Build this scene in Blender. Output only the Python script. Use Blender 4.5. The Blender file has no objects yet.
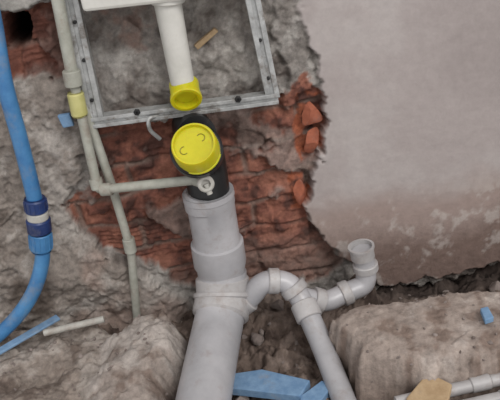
import bpy, math, random
import numpy as np
from mathutils import Vector, Matrix
random.seed(4)
sc=bpy.context.scene
try: sc.view_settings.view_transform='Standard'
except Exception: pass

# ---------------- camera (calibrated from the photo) ----------------
p=math.radians(28); r=math.radians(10); FPX=700.0
T=Vector((0,0,0.22)); F=Vector((0,math.cos(p),-math.sin(p)))
R0=Vector((1,0,0)); U0=Vector((0,math.sin(p),math.cos(p)))
R=R0*math.cos(r)-U0*math.sin(r); U=R0*math.sin(r)+U0*math.cos(r)
C=T-F*1.54
cd=bpy.data.cameras.new('camera'); cam=bpy.data.objects.new('camera',cd); sc.collection.objects.link(cam)
cd.sensor_width=36; cd.lens=36*FPX/500; cd.clip_start=0.01
M=Matrix((R,U,-F)).transposed().to_4x4(); M.translation=C; cam.matrix_world=M; sc.camera=cam
# survey helpers: metric position of a surveyed point on a plane y=const or z=const
def W(a,b,y=0.0):
    d=F*FPX+R*(a-250)+U*(200-b); return C+d*((y-C.y)/d.y)
def G(a,b,z=0.0):
    d=F*FPX+R*(a-250)+U*(200-b); return C+d*((z-C.z)/d.z)
def wr(P,w): return w*0.5*((P-C).dot(F))/FPX

def lin(c):
    return tuple(((v/255)/12.92 if v/255<=0.04045 else ((v/255+0.055)/1.055)**2.4) for v in c)
# ---------------- light ----------------
w=bpy.data.worlds.new('World'); sc.world=w; w.use_nodes=True
w.node_tree.nodes['Background'].inputs[0].default_value=(1,.985,.975,1); w.node_tree.nodes['Background'].inputs[1].default_value=.86
sd=bpy.data.lights.new('soft_sun','SUN'); sd.energy=1.6; sd.angle=math.radians(25); sd.color=(1,.98,.95)  # wide-angle sun as soft general room light
s=bpy.data.objects.new('soft_sun',sd); sc.collection.objects.link(s)
s.rotation_euler=Vector((-.4,.75,-.85)).to_track_quat('-Z','Y').to_euler(); s.location=(1,-1.5,2)
# ---------------- materials ----------------
def mat(name,c1,c2=None,rough=0.5,metal=0.0,nscale=20,bump=0.0,bscale=80,sss=0,spec=0.5,lo=.35,hi=.7,dirt=None,dlo=.56,dhi=.70,dscale=24,dmax=.75):
    m=bpy.data.materials.new(name); m.use_nodes=True; nt=m.node_tree; b=nt.nodes['Principled BSDF']
    b.inputs['Roughness'].default_value=rough; b.inputs['Metallic'].default_value=metal
    b.inputs['Specular IOR Level'].default_value=spec
    if sss:
        b.inputs['Subsurface Weight'].default_value=sss; b.inputs['Subsurface Scale'].default_value=0.02
    tc=nt.nodes.new('ShaderNodeTexCoord')
    def noise(s,d=7,ro=.65):
        n=nt.nodes.new('ShaderNodeTexNoise'); n.inputs['Scale'].default_value=s; n.inputs['Detail'].default_value=d
        n.inputs['Roughness'].default_value=ro; nt.links.new(tc.outputs['Object'],n.inputs['Vector']); return n
    n=noise(nscale)
    cr=nt.nodes.new('ShaderNodeValToRGB'); cr.color_ramp.elements[0].position=lo; cr.color_ramp.elements[1].position=hi
    cr.color_ramp.elements[0].color=(*lin(c1),1); cr.color_ramp.elements[1].color=(*lin(c2 or c1),1)
    nt.links.new(n.outputs['Fac'],cr.inputs['Fac']); out=cr.outputs['Color']
    if dirt:
        dn=noise(dscale,10,.72); mr=nt.nodes.new('ShaderNodeMapRange')
        for k,v in zip(('From Min','From Max','To Min','To Max'),(dlo,dhi,0,dmax)): mr.inputs[k].default_value=v
        nt.links.new(dn.outputs['Fac'],mr.inputs['Value'])
        mx=nt.nodes.new('ShaderNodeMix'); mx.data_type='RGBA'; nt.links.new(mr.outputs['Result'],mx.inputs[0])
        nt.links.new(out,mx.inputs[6]); mx.inputs[7].default_value=(*lin(dirt),1); out=mx.outputs[2]
    nt.links.new(out,b.inputs['Base Color'])
    if bump:
        n2=noise(bscale,8)
        bp=nt.nodes.new('ShaderNodeBump'); bp.inputs['Strength'].default_value=bump; bp.inputs['Distance'].default_value=.004
        nt.links.new(n2.outputs['Fac'],bp.inputs['Height']); nt.links.new(bp.outputs['Normal'],b.inputs['Normal'])
    return m
def masonry(name):
    m=bpy.data.materials.new(name); m.use_nodes=True; nt=m.node_tree; b=nt.nodes['Principled BSDF']
    b.inputs['Roughness'].default_value=.92; b.inputs['Specular IOR Level'].default_value=.2
    at=nt.nodes.new('ShaderNodeAttribute'); at.attribute_name='Col'
    ar=nt.nodes.new('ShaderNodeAttribute'); ar.attribute_name='Rgh'
    tc=nt.nodes.new('ShaderNodeTexCoord')
    def noise(s,d,ro):
        n=nt.nodes.new('ShaderNodeTexNoise'); n.inputs['Scale'].default_value=s; n.inputs['Detail'].default_value=d
        n.inputs['Roughness'].default_value=ro; nt.links.new(tc.outputs['Object'],n.inputs['Vector']); return n
    n=noise(48,10,.78); mr=nt.nodes.new('ShaderNodeMapRange')
    for k,v in zip(('From Min','From Max','To Min','To Max'),(.32,.68,-.40,.40)): mr.inputs[k].default_value=v
    nt.links.new(n.outputs['Fac'],mr.inputs['Value'])
    ma=nt.nodes.new('ShaderNodeMath'); ma.operation='MULTIPLY_ADD'; ma.inputs[2].default_value=1.0
    nt.links.new(mr.outputs['Result'],ma.inputs[0]); nt.links.new(ar.outputs['Fac'],ma.inputs[1])
    mx=nt.nodes.new('ShaderNodeVectorMath'); mx.operation='SCALE'
    nt.links.new(at.outputs['Color'],mx.inputs[0]); nt.links.new(ma.outputs['Value'],mx.inputs['Scale'])
    nt.links.new(mx.outputs['Vector'],b.inputs['Base Color'])
    n2=noise(110,9,.75); bp=nt.nodes.new('ShaderNodeBump'); bp.inputs['Distance'].default_value=.009
    m2=nt.nodes.new('ShaderNodeMath'); m2.operation='MULTIPLY'; m2.inputs[1].default_value=.65
    nt.links.new(ar.outputs['Fac'],m2.inputs[0]); nt.links.new(m2.outputs['Value'],bp.inputs['Strength'])
    nt.links.new(n2.outputs['Fac'],bp.inputs['Height']); nt.links.new(bp.outputs['Normal'],b.inputs['Normal'])
    return m
M_wall=masonry('masonry'); M_ground=masonry('rubble_ground')
DT=(132,116,106)
M_pvc=mat('grey_pvc',(152,151,154),(176,174,177),rough=.34,nscale=9,bump=.06,dirt=DT,dlo=.55,dhi=.74,dmax=.55)
M_pvcd=mat('grey_pvc_dusty',(152,149,149),(180,177,177),rough=.45,nscale=14,bump=.1,dirt=DT,dlo=.5,dhi=.7,dmax=.7)
M_white=mat('white_pvc',(184,182,176),(208,206,201),rough=.42,nscale=12,dirt=(150,140,130),dlo=.58,dhi=.75,dmax=.5)
M_ppr=mat('ppr_plastic',(146,146,136),(174,174,165),rough=.5,nscale=30,bump=.1,dirt=DT,dlo=.5,dhi=.7,dmax=.8)
M_cream=mat('cream_fitting',(172,168,104),(196,190,132),rough=.45,nscale=25,dirt=DT,dmax=.5)
M_yel=mat('yellow_cap_plastic',(178,170,14),(206,198,36),rough=.3,nscale=12,sss=.25,dirt=(140,130,40),dlo=.55,dhi=.75,dmax=.5)
M_yeld=mat('yellow_cap_mark',(112,104,16),(130,122,22),rough=.4)
M_black=mat('black_pe',(12,13,15),(22,23,25),rough=.35,nscale=18,dirt=(100,90,84),dlo=.6,dhi=.75,dmax=.6)
M_blue=mat('blue_pe',(42,98,150),(78,134,180),rough=.42,nscale=14,bump=.1,dirt=(120,124,130),dlo=.53,dhi=.72,dmax=.65)
M_blued=mat('dark_blue_fitting',(20,34,72),(34,58,112),rough=.35,dirt=(120,116,112),dlo=.55,dhi=.75,dmax=.6)
M_steel=mat('galvanised_steel',(140,141,141),(184,185,185),rough=.42,metal=.25,nscale=45,bump=.15,dirt=(112,104,98),dlo=.52,dhi=.64,dscale=30,dmax=.85)
M_dark=mat('hole_shade',(22,22,24),(34,32,32),rough=.7)  # near-black colour stands in for shade inside the frame holes
M_foam=mat('blue_foam',(98,130,164),(124,154,184),rough=.85,nscale=60,bump=.3,dirt=(140,134,130),dmax=.5)
M_terra=mat('terracotta',(140,78,58),(174,104,78),rough=.9,nscale=40,bump=1,bscale=60,dirt=(132,112,104),dlo=.52,dmax=.7)
M_stone=mat('stone_bits',(106,95,90),(152,141,136),rough=.95,nscale=14,bump=.8)
M_wood=mat('wood_chip',(156,130,98),(184,160,128),rough=.8,nscale=40,bump=.3,dirt=(140,124,112),dmax=.5)
M_plas=mat('pale_plastic',(160,158,152),(184,182,176),rough=.5,dirt=DT,dlo=.5,dmax=.7)

# ---------------- mesh helpers ----------------
import bmesh
def mkobj(name,vs,fs,m,parent=None,smooth=True,ang=35):
    me=bpy.data.meshes.new(name); me.from_pydata([tuple(v) for v in vs],[],fs); me.update()
    me.materials.append(m)
    bm=bmesh.new(); bm.from_mesh(me); bmesh.ops.recalc_face_normals(bm,faces=bm.faces); bm.to_mesh(me); bm.free()
    if smooth:
        me.polygons.foreach_set('use_smooth',[True]*len(me.polygons)); me.set_sharp_from_angle(angle=math.radians(ang))
    o=bpy.data.objects.new(name,me); sc.collection.objects.link(o)
    if parent: o.parent=parent
    return o
def empty(name):
    e=bpy.data.objects.new(name,None); e.empty_display_size=.05; sc.collection.objects.link(e); return e
def fillet(pts,rad,n=8):
    pts=[Vector(q) for q in pts]; out=[pts[0]]
    for i in range(1,len(pts)-1):
        a,b,c=pts[i-1],pts[i],pts[i+1]; u=(a-b); v=(c-b)
        d=min(rad,u.length*.48,v.length*.48); s=b+u.normalized()*d; e=b+v.normalized()*d
        for k in range(n+1):
            t=k/n; out.append(s*(1-t)**2+b*2*t*(1-t)+e*t*t)
    out.append(pts[-1]); return out
def tube(name,pts,rad,m,parent=None,segs=36,ang=35):
    pts=[Vector(q) for q in pts]; n=len(pts)
    if not isinstance(rad,(list,tuple)): rad=[rad]*n
    vs=[];fs=[]; t0=None
    for i in range(n):
        a=pts[max(i-1,0)]; b=pts[min(i+1,n-1)]; t=(b-a)
        t=t.normalized() if t.length>1e-9 else t0
        if t0 is None: x=t.orthogonal().normalized()
        else:
            q=t0.rotation_difference(t); x=q@x
        y=t.cross(x); t0=t
        for k in range(segs):
            an=2*math.pi*k/segs; vs.append(pts[i]+(x*math.cos(an)+y*math.sin(an))*rad[i])
    for i in range(n-1):
        for k in range(segs):
            k2=(k+1)%segs; fs.append((i*segs+k,i*segs+k2,(i+1)*segs+k2,(i+1)*segs+k))
    fs.append(tuple(range(segs))[::-1]); fs.append(tuple((n-1)*segs+k for k in range(segs)))
    return mkobj(name,vs,fs,m,parent,ang=ang)
def lathe(name,p0,axis,prof,m,parent=None,segs=40,ang=30):
    p0=Vector(p0); t=Vector(axis).normalized(); x=t.orthogonal().normalized(); y=t.cross(x); vs=[];fs=[]
    for s,rr in prof:
        for k in range(segs):
            an=2*math.pi*k/segs; vs.append(p0+t*s+(x*math.cos(an)+y*math.sin(an))*rr)
    n=len(prof)
    for i in range(n-1):
        for k in range(segs):
            k2=(k+1)%segs; fs.append((i*segs+k,i*segs+k2,(i+1)*segs+k2,(i+1)*segs+k))
    fs.append(tuple(range(segs))[::-1]); fs.append(tuple((n-1)*segs+k for k in range(segs)))
    return mkobj(name,vs,fs,m,parent,ang=ang)
def collar(name,a,b,rad,m,parent=None,bev=.002):
    a=Vector(a);b=Vector(b);L=(b-a).length
    bev=min(bev,L*.3)
    return lathe(name,a,b-a,[(0,rad*.9),(0,rad-bev),(bev,rad),(L-bev,rad),(L,rad-bev),(L,rad*.9)],m,parent)
def prism(name,pts,ext,m,parent=None,bev=.002):
    ext=Vector(ext); n=len(pts); vs=[Vector(q) for q in pts]+[Vector(q)+ext for q in pts]
    fs=[tuple(range(n)),tuple(range(n,2*n))[::-1]]+[(i,(i+1)%n,n+(i+1)%n,n+i) for i in range(n)]
    o=mkobj(name,vs,fs,m,parent,smooth=False)
    md=o.modifiers.new('bevel','BEVEL'); md.width=bev; md.segments=2
    return o

# ---------------- numpy noise ----------------
def vn(x,y,s):
    xi=np.floor(x);yi=np.floor(y);fx=x-xi;fy=y-yi
    u=fx*fx*(3-2*fx);v=fy*fy*(3-2*fy)
    def h(a,b):
        q=np.sin(a*127.1+b*311.7+s*74.7)*43758.5453; return q-np.floor(q)
    return (h(xi,yi)*(1-u)+h(xi+1,yi)*u)*(1-v)+(h(xi,yi+1)*(1-u)+h(xi+1,yi+1)*u)*v
def fbm(x,y,sc_,s,o=5,g=.5):
    t=0;a=1;n=0;f=sc_
    for i in range(o):
        c,sn=math.cos(i*.9+s),math.sin(i*.9+s)
        t=t+a*(vn((x*c-y*sn)*f+i*7.3,(x*sn+y*c)*f-i*3.1,s+i)*2-1); n+=a; a*=g; f*=2.03
    return t/n
def billow(x,y,sc_,s,o=4,g=.55):
    t=0;a=1;n=0;f=sc_
    for i in range(o):
        c,sn=math.cos(i*.9+s),math.sin(i*.9+s)
        t=t+a*np.abs(vn((x*c-y*sn)*f+i*5.3,(x*sn+y*c)*f-i*2.1,s+i)*2-1); n+=a; a*=g; f*=2.07
    return t/n
def cells(x,y,sc_,s):
    # faceted rock chips: nearest-cell random tilt planes
    X_=x*sc_; Y_=y*sc_; xi=np.floor(X_); yi=np.floor(Y_); best=np.full(x.shape,1e9); val=np.zeros(x.shape)
    def h(a,b,k):
        q=np.sin(a*127.1+b*311.7+k*74.7)*43758.5453; return q-np.floor(q)
    for i in (-1,0,1):
        for j in (-1,0,1):
            a=xi+i;b=yi+j; cx=a+h(a,b,s);cy=b+h(a,b,s+1); d=(X_-cx)**2+(Y_-cy)**2
            v=h(a,b,s+2)-.5+(X_-cx)*(h(a,b,s+3)-.5)*1.6+(Y_-cy)*(h(a,b,s+4)-.5)*1.6
            m=d<best; best=np.where(m,d,best); val=np.where(m,v,val)
    return val
def ss(x,a,b):
    t=np.clip((x-a)/(b-a),0,1); return t*t*(3-2*t)
def sdp(x,y,poly):
    d=np.full(x.shape,1e9); ins=np.zeros(x.shape,bool); n=len(poly)
    for i in range(n):
        ax,ay=poly[i]; bx,by=poly[(i+1)%n]; ex,ey=bx-ax,by-ay; wx,wy=x-ax,y-ay
        t=np.clip((wx*ex+wy*ey)/(ex*ex+ey*ey+1e-12),0,1)
        d=np.minimum(d,(wx-ex*t)**2+(wy-ey*t)**2)
        c=((ay>y)!=(by>y)); xx=(bx-ax)*(y-ay)/((by-ay) if abs(by-ay)>1e-12 else 1e-12)+ax
        ins^=(c&(x<xx))
    d=np.sqrt(d); return np.where(ins,d,-d)
def wp(l,y=0): return [(W(a,b,y).x,W(a,b,y).z) for a,b in l]
def gp(l,z=0): return [(G(a,b,z).x,G(a,b,z).y) for a,b in l]
def mixc(c,col,m):
    return c*(1-m[...,None])+np.array(lin(col))*m[...,None]
def grid(name,X,Y,Z,COL,m,RG):
    ny,nx=X.shape
    vs=np.stack([X,Y,Z],-1).reshape(-1,3)
    idx=np.arange(nx*ny).reshape(ny,nx)
    fs=np.stack([idx[:-1,:-1],idx[:-1,1:],idx[1:,1:],idx[1:,:-1]],-1).reshape(-1,4)
    me=bpy.data.meshes.new(name); me.from_pydata(vs.tolist(),[],fs.tolist()); me.update()
    me.polygons.foreach_set('use_smooth',[True]*len(me.polygons))
    ca=me.color_attributes.new('Col','FLOAT_COLOR','POINT')
    d=np.ones((nx*ny,4)); d[:,:3]=np.clip(COL.reshape(-1,3),0,1); ca.data.foreach_set('color',d.ravel())
    ra=me.attributes.new('Rgh','FLOAT','POINT'); ra.data.foreach_set('value',RG.ravel().astype(np.float32))
    me.materials.append(m); o=bpy.data.objects.new(name,me); sc.collection.objects.link(o); return o

# ---------------- WALL ----------------
xs=np.arange(-1.15,1.15,.0031); zs=np.arange(-.22,1.05,.0031)
X,Z=np.meshgrid(xs,zs)
wx=X+fbm(X,Z,14,1)*.03+fbm(X,Z,60,2)*.014; wz=Z+fbm(X,Z,14,3)*.03+fbm(X,Z,60,4)*.014
plaster=ss(sdp(wx,wz,wp([(300,-400),(302,0),(304,40),(318,75),(324,110),(324,150),(312,180),(304,205),(322,235),(350,262),(372,286),(430,276),(500,263),(900,190),(900,-400)],-.02)),-.002,.004)
brick=ss(sdp(wx,wz,wp([(90,124),(200,112),(282,96),(300,72),(330,100),(330,170),(310,215),(345,262),(300,285),(185,288),(150,268),(108,252),(82,230),(60,200),(92,182)])),-.003,.004)
leftc=ss(sdp(wx,wz,wp([(-400,90),(0,88),(62,78),(88,122),(78,180),(56,198),(80,234),(108,262),(150,285),(200,310),(200,600),(-500,600)],-.02)),-.003,.005)
tlb=ss(sdp(wx,wz,wp([(-60,14),(40,8),(66,4),(70,74),(30,90),(-60,104)])),-.003,.004)
tlp=ss(sdp(wx,wz,wp([(-300,-200),(56,-200),(54,2),(40,8),(-300,18)],-.02)),-.002,.004)
upr=ss(sdp(wx,wz,wp([(88,4),(158,4),(162,40),(140,48),(98,42)])),-.006,.010)
mort2=ss(sdp(wx,wz,wp([(262,-60),(310,-60),(306,60),(318,80),(300,96),(286,110),(276,60)])),-.004,.004)
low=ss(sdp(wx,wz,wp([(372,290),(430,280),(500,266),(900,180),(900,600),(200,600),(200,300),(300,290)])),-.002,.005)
hole=ss(sdp(X+fbm(X,Z,30,9)*.006,Z,wp([(4,18),(14,12),(25,16),(29,30),(28,44),(16,51),(5,44)])),-.002,.003)
bx=X+fbm(X,Z,10,11)*.012; bz=Z+fbm(X,Z,10,12)*.012
ch=.070; row=np.floor(bz/ch); fz=bz/ch-row; fx=(bx+row*.125)/.25; fx=fx-np.floor(fx)
joint=1-ss(fz,0.03,.12)*(1-ss(fz,.92,.99))*ss(fx,.01,.045)*(1-ss(fx,.97,.995))
broken=ss(fbm(X,Z,9,21,4),-.15,.25)
ridge=np.abs(((bz/.0125)%1)-.5)*2
crumb=billow(X,Z,40,22,4)
qx=X+fbm(X,Z,25,71)*.012; qz=Z+fbm(X,Z,25,72)*.012
chip=cells(qx,qz*1.5,22,73)
yb=.012+joint*.009+fbm(X,Z,18,13,6,.62)*.014+chip*.009+broken*(.008-.006*ridge)
ym=.004+fbm(X,Z,11,14,6,.6)*.018-crumb*.010+cells(qx,qz,26,83)*.006
yl=-.010+fbm(X,Z,8,16,6,.6)*.032-crumb*.010+cells(qx,qz,18,93)*.006
yp=-.020+fbm(X,Z,3,18,3)*.004+fbm(X,Z,60,19,3)*.0006
smear=ss(fbm(X,Z,9,35,6,.6),.09,.26)
yb=yb*(1-smear)+(ym+.002)*smear
Y=ym.copy(); Y=Y*(1-brick)+yb*brick; Y=Y*(1-tlb)+(yb+.004)*tlb
Y=Y*(1-mort2)+(ym-.010)*mort2
Y=Y*(1-leftc)+yl*leftc; Y=Y*(1-plaster)+yp*plaster; Y=Y*(1-tlp)+(-.02)*tlp
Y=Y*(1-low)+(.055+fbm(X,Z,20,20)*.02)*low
Y=Y+hole*.12
n1=fbm(X,Z,7,31,5); n2=fbm(X,Z,25,32,5,.6); n3=fbm(X,Z,4,33,4)
zz=Z+n1*.05
col=np.zeros(X.shape+(3,))+np.array(lin((140,134,129)))
col=mixc(col,(168,163,158),ss(n2,.0,.4)); col=mixc(col,(108,100,95),ss(-n2,.08,.42)); col=mixc(col,(126,100,90),upr*.8*ss(n1+n2,-.3,.2))
mc=col.copy()
bc=np.zeros(X.shape+(3,))+np.array(lin((128,84,72)))
bc=mixc(bc,(150,102,86),ss(n2+chip*.5,-.05,.35)); bc=mixc(bc,(86,60,54),ss(-n2-chip*.3,.03,.38))
bc=mixc(bc,(136,120,111),joint*.75*ss(n1,-.35,.1))
org=ss(sdp(wx,wz,wp([(298,92),(320,98),(324,142),(300,162),(296,120)])),-.003,.004)+ss(sdp(wx,wz,wp([(288,172),(308,170),(304,208),(290,207)])),-.003,.004)
org=np.clip(org,0,1)
k=(smear*.7*(1-org))[...,None]; bc=bc*(1-k)+mixc(mc,(130,106,96),np.full(X.shape,.4))*k
bc=mixc(bc,(138,118,109),(1-ss(zz,.03,.13))*.65)
bc=mixc(bc,(168,100,74),org*ss(n2,-.3,.1))
mm=brick[...,None]; col=col*(1-mm)+bc*mm
mm=tlb[...,None]; col=col*(1-mm)+mixc(bc,(110,70,60),np.full(X.shape,.45))*mm
lc=np.zeros(X.shape+(3,))+np.array(lin((140,131,124)))
lc=mixc(lc,(168,161,155),ss(n2+n1*.6,.0,.4)); lc=mixc(lc,(106,96,89),ss(-n1-n2*.5,.05,.4)); lc=mixc(lc,(132,104,92),ss(n3,.2,.45)*.5)
mm=leftc[...,None]; col=col*(1-mm)+lc*mm
pc=np.zeros(X.shape+(3,))+np.array(lin((161,152,150)))
pc=mixc(pc,(173,166,164),ss(n1+n3,.0,.6)*.7); pc=mixc(pc,(148,139,137),ss(-n3,.1,.5)*.7)
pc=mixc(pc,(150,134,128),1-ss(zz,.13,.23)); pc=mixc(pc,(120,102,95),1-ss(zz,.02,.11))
pc=mixc(pc,(184,176,171),ss(n2,.12,.4)*(1-ss(zz,.12,.22))*.55)
mm=plaster[...,None]; col=col*(1-mm)+pc*mm
col=mixc(col,(166,162,157),tlp); col=mixc(col,(46,39,36),low*.95); col=mixc(col,(12,12,13),hole)  # mud under the plaster darkened for recess shade; hole depth painted near-black
lowd=(1-ss(zz,.02,.16))
RG=1-plaster*(.80-.42*lowd)
grid('wall_back',X,Y,Z,col,M_wall,RG)

# ---------------- GROUND ----------------
def ground(x,y):
    wx=x+fbm(x,y,10,51)*.03+fbm(x,y,50,52)*.01; wy=y+fbm(x,y,10,53)*.03+fbm(x,y,50,54)*.01
    s1=sdp(wx,wy,gp([(96,336),(130,306),(172,302),(190,320),(188,350),(172,395),(160,470),(60,480),(80,390)],.03))
    s2=sdp(wx,wy,gp([(-500,316),(0,322),(60,318),(112,318),(130,330),(110,480),(-700,620)],.02))
    sr=sdp(wx,wy,gp([(326,320),(345,303),(400,296),(500,285),(900,231),(1000,330),(500,360),(420,368),(362,366),(340,345)],.04))
    cr=billow(x,y,22,60,4); cq=cells(x+fbm(x,y,20,75)*.015,y+fbm(x,y,20,76)*.015,20,77)
    base=-.10+fbm(x,y,14,55,6,.62)*.05-cr*.02+.012+cq*.014
    near=ss(y,-.14,0.0); base=base+near*.050*(x<.25)
    base=base+.05*ss(x,.1,.2)*ss(-y,.38,.46)
    A=ss(s1,-.010,.055)**.7; B=ss(s2,-.010,.03)**.6; Rr=ss(sr,-.006,.022)**.5
    ha=.022+.034*ss(s1,0,.09)+fbm(x,y,9,57,6,.6)*.030-cr*.010+cq*.006
    hb=.008+.012*ss(s2,0,.10)+fbm(x,y,10,59,6,.6)*.034-cr*.010+cq*.010
    hr=.040+.010*ss(sr,0,.05)+fbm(x,y,5,58,6,.6)*.018-cr*.004+cq*.003
    z=base*(1-B)+hb*B; z=z*(1-A)+ha*A; z=z*(1-Rr)+hr*Rr
    return z,A,B,Rr
xs=np.arange(-1.15,1.15,.0033); ys=np.arange(-.95,.095,.0033)
X,Y=np.meshgrid(xs,ys); Zg,A,B,Rr=ground(X,Y)
n1=fbm(X,Y,8,61,5); n2=fbm(X,Y,28,62,5,.6)
col=np.zeros(X.shape+(3,))+np.array(lin((110,96,88)))
col=mixc(col,(142,127,118),ss(n2,.0,.35)); col=mixc(col,(68,57,52),ss(-n2,.05,.4))
gap_shade=ss(Y,-.09,-.03)*ss(X,.18,.24); col=mixc(col,(50,42,39),gap_shade*.85)  # cavity shade between wall and ledge painted into the soil colour
def rockc(b_,l_,d_):
    c=np.zeros(X.shape+(3,))+np.array(lin(b_)); c=mixc(c,l_,ss(n2+n1,.0,.5)); return mixc(c,d_,ss(-n2-n1*.5,.08,.45))
lc=rockc((150,139,132),(173,164,158),(120,106,98)); lb=rockc((138,127,119),(162,153,146),(106,94,87)); rc=rockc((156,143,135),(175,164,157),(130,114,105))
for c_,m_ in ((lb,B),(lc,A),(rc,Rr)):
    k=ss(m_,.3,.85)[...,None]; col=col*(1-k)+c_*k
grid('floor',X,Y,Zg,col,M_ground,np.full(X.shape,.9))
def gz(x,y):
    return float(ground(np.array([[x]]),np.array([[y]]))[0][0,0])

# ---------------- rubble ----------------
bm=bmesh.new()
def stone(bm,c,s,a=None,sub=2):
    q=bmesh.ops.create_icosphere(bm,subdivisions=sub,radius=1)
    if a is None: a=Vector((random.uniform(.6,1.2),random.uniform(.6,1.1),random.uniform(.4,.8)))*s
    rot=Matrix.Rotation(random.uniform(0,6),3,Vector((random.random(),random.random(),random.random()+.1)).normalized()) if s else Matrix.Identity(3)
    pl=[(Vector((random.gauss(0,1),random.gauss(0,1),random.gauss(0,1))).normalized(),random.uniform(.45,.8)) for _ in range(9)]
    for v in q['verts']:
        w=v.co.copy()
        for n_,d_ in pl:
            e=w.dot(n_)-d_
            if e>0: w-=n_*e
        v.co=rot@Vector((w.x*a.x,w.y*a.y,w.z*a.z))+c
for i in range(420):
    x=random.uniform(-.62,.75); y=random.uniform(-.5,-.02); z=gz(x,y)
    s_=random.uniform(.003,.010) if random.random()<.85 else random.uniform(.010,.022)
    if z>-.03: s_=min(s_,.008)*.7
    stone(bm,Vector((x,y,z+s_*.2)),s_)
me=bpy.data.meshes.new('rubble_stones'); bm.to_mesh(me); bm.free(); me.materials.append(M_stone)
o=bpy.data.objects.new('rubble_stones',me); sc.collection.objects.link(o)
def chunk(name,c,a,m):
    bm=bmesh.new(); stone(bm,c,0,Vector(a),3); me=bpy.data.meshes.new(name); bm.to_mesh(me); bm.free(); me.materials.append(m)
    o=bpy.data.objects.new(name,me); sc.collection.objects.link(o)
chunk('brick_fragment',W(311,115,-.004),(.026,.024,.030),M_terra)
chunk('brick_fragment',W(312,140,-.004),(.024,.022,.034),M_terra)
chunk('brick_fragment',W(299,192,.006),(.016,.018,.034),M_terra)

# ---------------- metal frame ----------------
fr=empty('metal_mounting_frame')
def channel(name,p0,p1,w,d):
    p0=Vector(p0);p1=Vector(p1);t=(p1-p0).normalized(); n=Vector((0,-1,0)); s=t.cross(n).normalized()
    g=w*.14; prof=[(-w/2,0),(-w/2,d),(-g,d),(-g,d*.8),(g,d*.8),(g,d),(w/2,d),(w/2,0)]
    vs=[q+s*a+n*b for q in (p0,p1) for a,b in prof]; k=len(prof)
    fs=[tuple(range(k)),tuple(range(k,2*k))]+[(i,(i+1)%k,k+(i+1)%k,k+i) for i in range(k)]
    o=mkobj(name,vs,fs,M_steel,fr,smooth=False); md=o.modifiers.new('b','BEVEL'); md.width=.0012; md.segments=2
    return o
yf=-.028
A_=W(59,-60,yf);B_=W(98,118,yf);Cc=W(272,95,yf);D=W(240,-60,yf)
channel('post_left',A_,B_,.030,.024); channel('post_right',D,Cc,.028,.024)
channel('bottom_rail',B_+(B_-Cc).normalized()*.012,Cc+(Cc-B_).normalized()*.01,.022,.028)
for i,(a,b) in enumerate([(137,112),(238,99)]):
    P=W(a,b,yf-.028); lathe('hole_bolt_%d'%i,P,(0,-1,0),[(0,.007),(.003,.007),(.004,.005),(.004,.003),(.001,.003)],M_dark,fr,segs=6)  # rail holes drawn as bolt heads in painted hole shade
for i,(a,b) in enumerate([(92,100),(84,60),(75,22),(268,78),(260,40)]):
    P=W(a,b,yf-.019); lathe('hole_screw_%d'%i,P,(0,-1,0),[(0,.0035),(.004,.0035),(.005,.002)],M_dark,fr,segs=12)  # post holes drawn as small heads, their darkness only colour
tube('pipe_clip',fillet([W(158,116,-.05),W(148,118,-.06),W(149,130,-.06),W(160,139,-.05)],.012),.0042,M_steel,fr,segs=12)

# ---------------- cistern + flush pipe ----------------
cis=empty('concealed_cistern')
prism('tank',[W(88,4,-.035),W(160,-4,-.035),W(240,-14,-.035),W(228,-80,-.035),W(70,-70,-.035)],(0,-.07,0),M_white,cis,.006)
fp=empty('flush_pipe')
a=W(163,-22,-.07); b=W(182,80,-.07)
tube('tube',[a,b,W(184,88,-.072)],[wr(b,27),wr(b,24),wr(b,22)],M_white,fp)
collar('collar_top',W(166,-16,-.07),W(168,3,-.07),wr(b,33),M_white,fp)
cap=empty('yellow_pipe_cap')
ax=Vector((0.02,-.84,-.44)).normalized(); P=W(184.5,88,-.065); rr=wr(P,30)
lathe('cup',P-ax*.012,ax,[(0,rr*.9),(.004,rr*1.0),(.036,rr*.97),(.037,rr*1.06),(.043,rr*1.06),(.045,rr*1.0),(.045,rr*.80),(.030,rr*.74)],M_yel,cap)

# ---------------- black elbow + big yellow cap ----------------
el=empty('black_drain_elbow')
pa=W(211,206,-.10); ax=Vector((0.0,-.80,.60)).normalized()
pc_=W(196,149,-.16)
rb=wr(pa,42)
tube('bend',fillet([pa,W(203,152,-.085),pc_],.09,14),rb,M_black,el)
collar('socket_ring',pc_-ax*.035,pc_-ax*.004,rb*1.17,M_black,el,.004)
tube('back_stub',[W(197,135,-.085),W(190,125,-.0)],rb*.9,M_black,el)
cp=empty('yellow_pipe_cap')
rc_=wr(pc_,49)
axc=Vector((-.06,-.70,.71)).normalized()
lathe('cup',pc_-axc*.016,axc,[(0,rc_*.9),(0,rc_*1.02),(.006,rc_*1.02),(.008,rc_*.97),(.040,rc_*.93),(.044,rc_*.88),(.044,rc_*.82),(.036,rc_*.79)],M_yel,cp)
e1=(R-axc*R.dot(axc)).normalized(); e2=axc.cross(e1); e2=e2 if e2.dot(U)>0 else -e2
for i,(a_,b_,t0_,t1_) in enumerate([(-.018,-.010,1.6,5.6),(.012,.014,-1.2,2.6)]):
    c0=pc_+axc*.0203+e1*a_+e2*b_
    pts=[c0+(e1*math.cos(t)+e2*math.sin(t))*.0075 for t in np.linspace(t0_,t1_,22)]
    tube('moulded_mark_%d'%i,pts,.0009,M_yeld,cp,segs=8)

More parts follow.
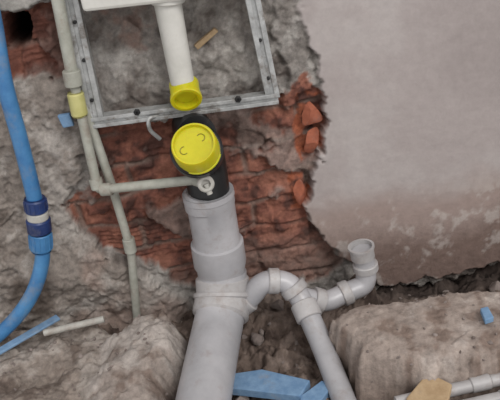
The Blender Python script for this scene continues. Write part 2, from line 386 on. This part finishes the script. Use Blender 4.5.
# ---------------- grey waste stack ----------------
ws=empty('waste_pipe')
def st(l): 
    P=[W(a,b,y) for a,b,y,w in l]; return P,[wr(q,w[3]) for q,w in zip(P,l)]
P,Q=st([(208,192,-.10,44),(208,193,-.10,51),(210,204,-.10,51),(211,206,-.10,48),(216,236,-.10,47),(217,241,-.10,48),(217,242,-.10,53),(220,262,-.10,53),(221,268,-.10,48),(222,280,-.102,47)])
tube('stack',P,Q,M_pvc,ws)
lathe('rim',P[0],P[4]-P[0],[(0,Q[1]*.86),(-.002,Q[1]*1.02),(.010,Q[1]*1.03),(.012,Q[1])],M_pvc,ws)
P2=fillet([W(222,272,-.10),W(224,296,-.115),W(217,330,-.18),W(203,402,-.36),W(195,450,-.46)],.05,10)
tube('lower_run',P2,wr(W(217,330,-.18),50),M_pvc,ws)
a=W(222,276,-.10);b=W(223,296,-.115);c=W(220,318,-.155)
collar('coupling_top',a,b,wr(b,53),M_pvcd,ws,.005); collar('coupling_low',W(223,300,-.12),c,wr(b,56),M_pvcd,ws,.006)
collar('band',W(223,293,-.112),W(223,299,-.12),wr(b,59),M_pvcd,ws,.003)

br=empty('branch_pipe')
y1=-.13
path=fillet([W(228,312,-.12),W(250,299,y1),W(262,281,y1),W(288,281,y1),W(302,300,-.15),W(322,345,-.23),W(347,408,-.37),W(360,445,-.45)],.03,8)
rs=wr(W(262,285,y1),22)
tube('run',path,rs,M_pvc,br)
collar('hub_a',W(240,305,y1),W(250,298,y1),rs*1.2,M_pvcd,br); collar('hub_b',W(268,281,y1),W(279,281,y1),rs*1.18,M_pvcd,br)
collar('hub_c',W(291,285,-.133),W(297,293,-.142),rs*1.25,M_pvcd,br); collar('hub_d',W(303,303,-.155),W(310,319,-.185),rs*1.22,M_pvcd,br)
p2=fillet([W(298,296,-.14),W(325,303,-.135),W(345,293,-.12),W(366,285,-.11),W(366,268,-.10),W(362,250,-.10)],.028,8)
tube('side_inlet',p2,rs*.95,M_pvc,br)
collar('hub_e',W(312,299,-.137),W(322,302,-.135),rs*1.2,M_pvcd,br); collar('hub_f',W(341,295,-.122),W(350,291,-.118),rs*1.18,M_pvcd,br)
collar('hub_g',W(366,270,-.10),W(365,263,-.10),rs*1.18,M_pvcd,br)
e0=W(363,258,-.10); e1_=W(361,246,-.10); L_=(e1_-e0).length
lathe('open_socket',e0,e1_-e0,[(0,rs),(.002,rs*1.1),(L_-.006,rs*1.12),(L_-.005,rs*1.22),(L_,rs*1.22),(L_,rs*1.0),(L_-.02,rs*.95),(.004,rs*.85)],M_pvcd,br)

# ---------------- water pipes ----------------
wpz=empty('water_supply_pipe')
yy_=-.062
tube('riser',[W(50,-40,yy_),W(73,78,yy_)],wr(W(60,30,yy_),13),M_ppr,wpz)
collar('socket',W(71,70,yy_),W(74,86,yy_),wr(W(73,78,yy_),18),M_ppr,wpz)
collar('cream_fitting',W(75,92,yy_),W(80,116,yy_),wr(W(73,78,yy_),17),M_cream,wpz,.004)
path=fillet([W(74,82,yy_),W(98,190,yy_-.005),W(204,179,-.13)],.014,8)
tube('drop_and_tail',path,wr(W(98,190,yy_),9.5),M_ppr,wpz)
collar('elbow_sleeve',W(95,178,yy_),W(98,189,yy_-.003),wr(W(98,190,yy_),13),M_ppr,wpz); collar('elbow_sleeve_b',W(101,190,yy_-.006),W(112,189,yy_-.012),wr(W(98,190,yy_),13),M_ppr,wpz)
V=W(206,184,-.165); va=Vector((.1,-.85,.3)).normalized(); rv=wr(V,17)
lathe('outlet_elbow',V-va*.03,va,[(0,rv*.8),(.008,rv*.8),(.010,rv),(.030,rv),(.032,rv*.85),(.032,rv*.55),(.024,rv*.5)],M_plas,wpz)
tube('outlet_neck',[W(196,180,-.125),V-va*.018],rv*.75,M_ppr,wpz)
tube('thread_tail',[V-va*.004,W(210,194,-.165)],rv*.35,M_plas,wpz,segs=16)
w2=empty('water_supply_pipe')
tube('drop',fillet([W(80,100,-.05),W(90,122,-.048),W(112,186,-.045),W(131,250,-.040),W(137,318,-.028)],.03,8),wr(W(112,186,-.05),9),M_ppr,w2)
collar('sleeve',W(128,238,-.041),W(131,252,-.040),wr(W(112,186,-.05),13),M_ppr,w2)

# ---------------- blue pipe ----------------
bl=empty('blue_water_pipe')
def cat(pts,n=10):
    pts=[Vector(q) for q in pts]; o=[]; e=[pts[0]*2-pts[1]]+pts+[pts[-1]*2-pts[-2]]
    for i in range(1,len(e)-2):
        a,b,c,d=e[i-1:i+3]
        for k in range(n):
            t=k/n; o.append(.5*((2*b)+(c-a)*t+(2*a-5*b+4*c-d)*t*t+(3*b-a-3*c+d)*t**3))
    o.append(pts[-1]); return o
yb_=-.085; rbp=wr(W(25,150,yb_),16)
tube('hose',cat([W(-16,-30,-.05),W(-5,30,-.07),W(5,85,yb_),W(20,140,yb_),W(34,196,yb_),W(40,230,yb_),W(42,262,-.09),W(30,298,-.10),W(2,332,-.11),W(-50,372,-.12)]),rbp,M_blue,bl)
collar('nut_upper',W(34.5,198,yb_),W(37,212,yb_),rbp*1.45,M_blued,bl,.004)
collar('body_band',W(37,211,yb_),W(38.5,222,yb_),rbp*1.4,M_plas,bl,.003)
collar('body',W(38,218,yb_),W(40,232,yb_),rbp*1.6,M_blued,bl,.004)
collar('nut_lower',W(40,231,yb_),W(41.5,250,yb_),rbp*1.5,M_blue,bl,.005)
for i,(s0,s1,r0) in enumerate([((34.5,198),(37,212),1.45),((40,231),(41.5,250),1.5)]):
    a=W(*s0,yb_);b=W(*s1,yb_);t=(b-a).normalized();x=t.orthogonal().normalized();y=t.cross(x)
    for k in range(14):
        an=k*2*math.pi/14; o_=(x*math.cos(an)+y*math.sin(an))*rbp*r0
        tube('rib_%d_%d'%(i,k),[a.lerp(b,.15)+o_,a.lerp(b,.85)+o_],.0014,M_blued if i==0 else M_blue,bl,segs=6)

# ---------------- debris ----------------
def slab(name,pts,z,th,m,bev=.002):
    return prism(name,[G(a,b,z) for a,b in pts],(0,0,-th),m,None,bev)
slab('blue_foam_offcut',[(228,374),(262,369),(310,380),(300,396),(268,392),(230,388)],-.045,.02,M_foam)
slab('blue_foam_offcut',[(300,396),(322,380),(332,386),(318,404),(300,410)],-.05,.02,M_foam)
slab('blue_plastic_strip',[(-6,350),(56,314),(60,318),(-2,354)],.052,.006,M_foam)
slab('blue_foam_offcut',[(480,308),(488,306),(494,317),(485,320)],.06,.012,M_foam)
slab('wooden_shard',[(406,398),(428,372),(452,384),(446,410),(410,412)],.005,.012,M_wood)
cpz=empty('conduit_offcut'); tube('tube',[G(44,333,.052),G(104,319,.052)],.0075,M_plas,cpz,segs=20)
gpz=empty('grey_pipe'); tube('run',[G(396,403,-.012),G(560,365,-.012)],.012,M_pvcd,gpz); collar('hub',G(470,385.5,-.012),G(490,381,-.012),.0145,M_pvcd,gpz)
gp2=empty('grey_pipe'); tube('run',[G(420,416,-.018),G(560,384,-.018)],.011,M_pvcd,gp2); collar('hub',G(500,397.7,-.018),G(515,394,-.018),.013,M_pvcd,gp2)
prism('wood_splinter',[W(194,44,-.0),W(214,27,-.0),W(218,30,-.0),W(198,48,-.0)],(0,-.014,0),M_wood,None,.001)
prism('blue_foam_offcut',[W(58,114,-.03),W(70,112,-.03),W(75,124,-.03),W(64,126,-.03)],(0,-.012,0),M_foam,None,.002)
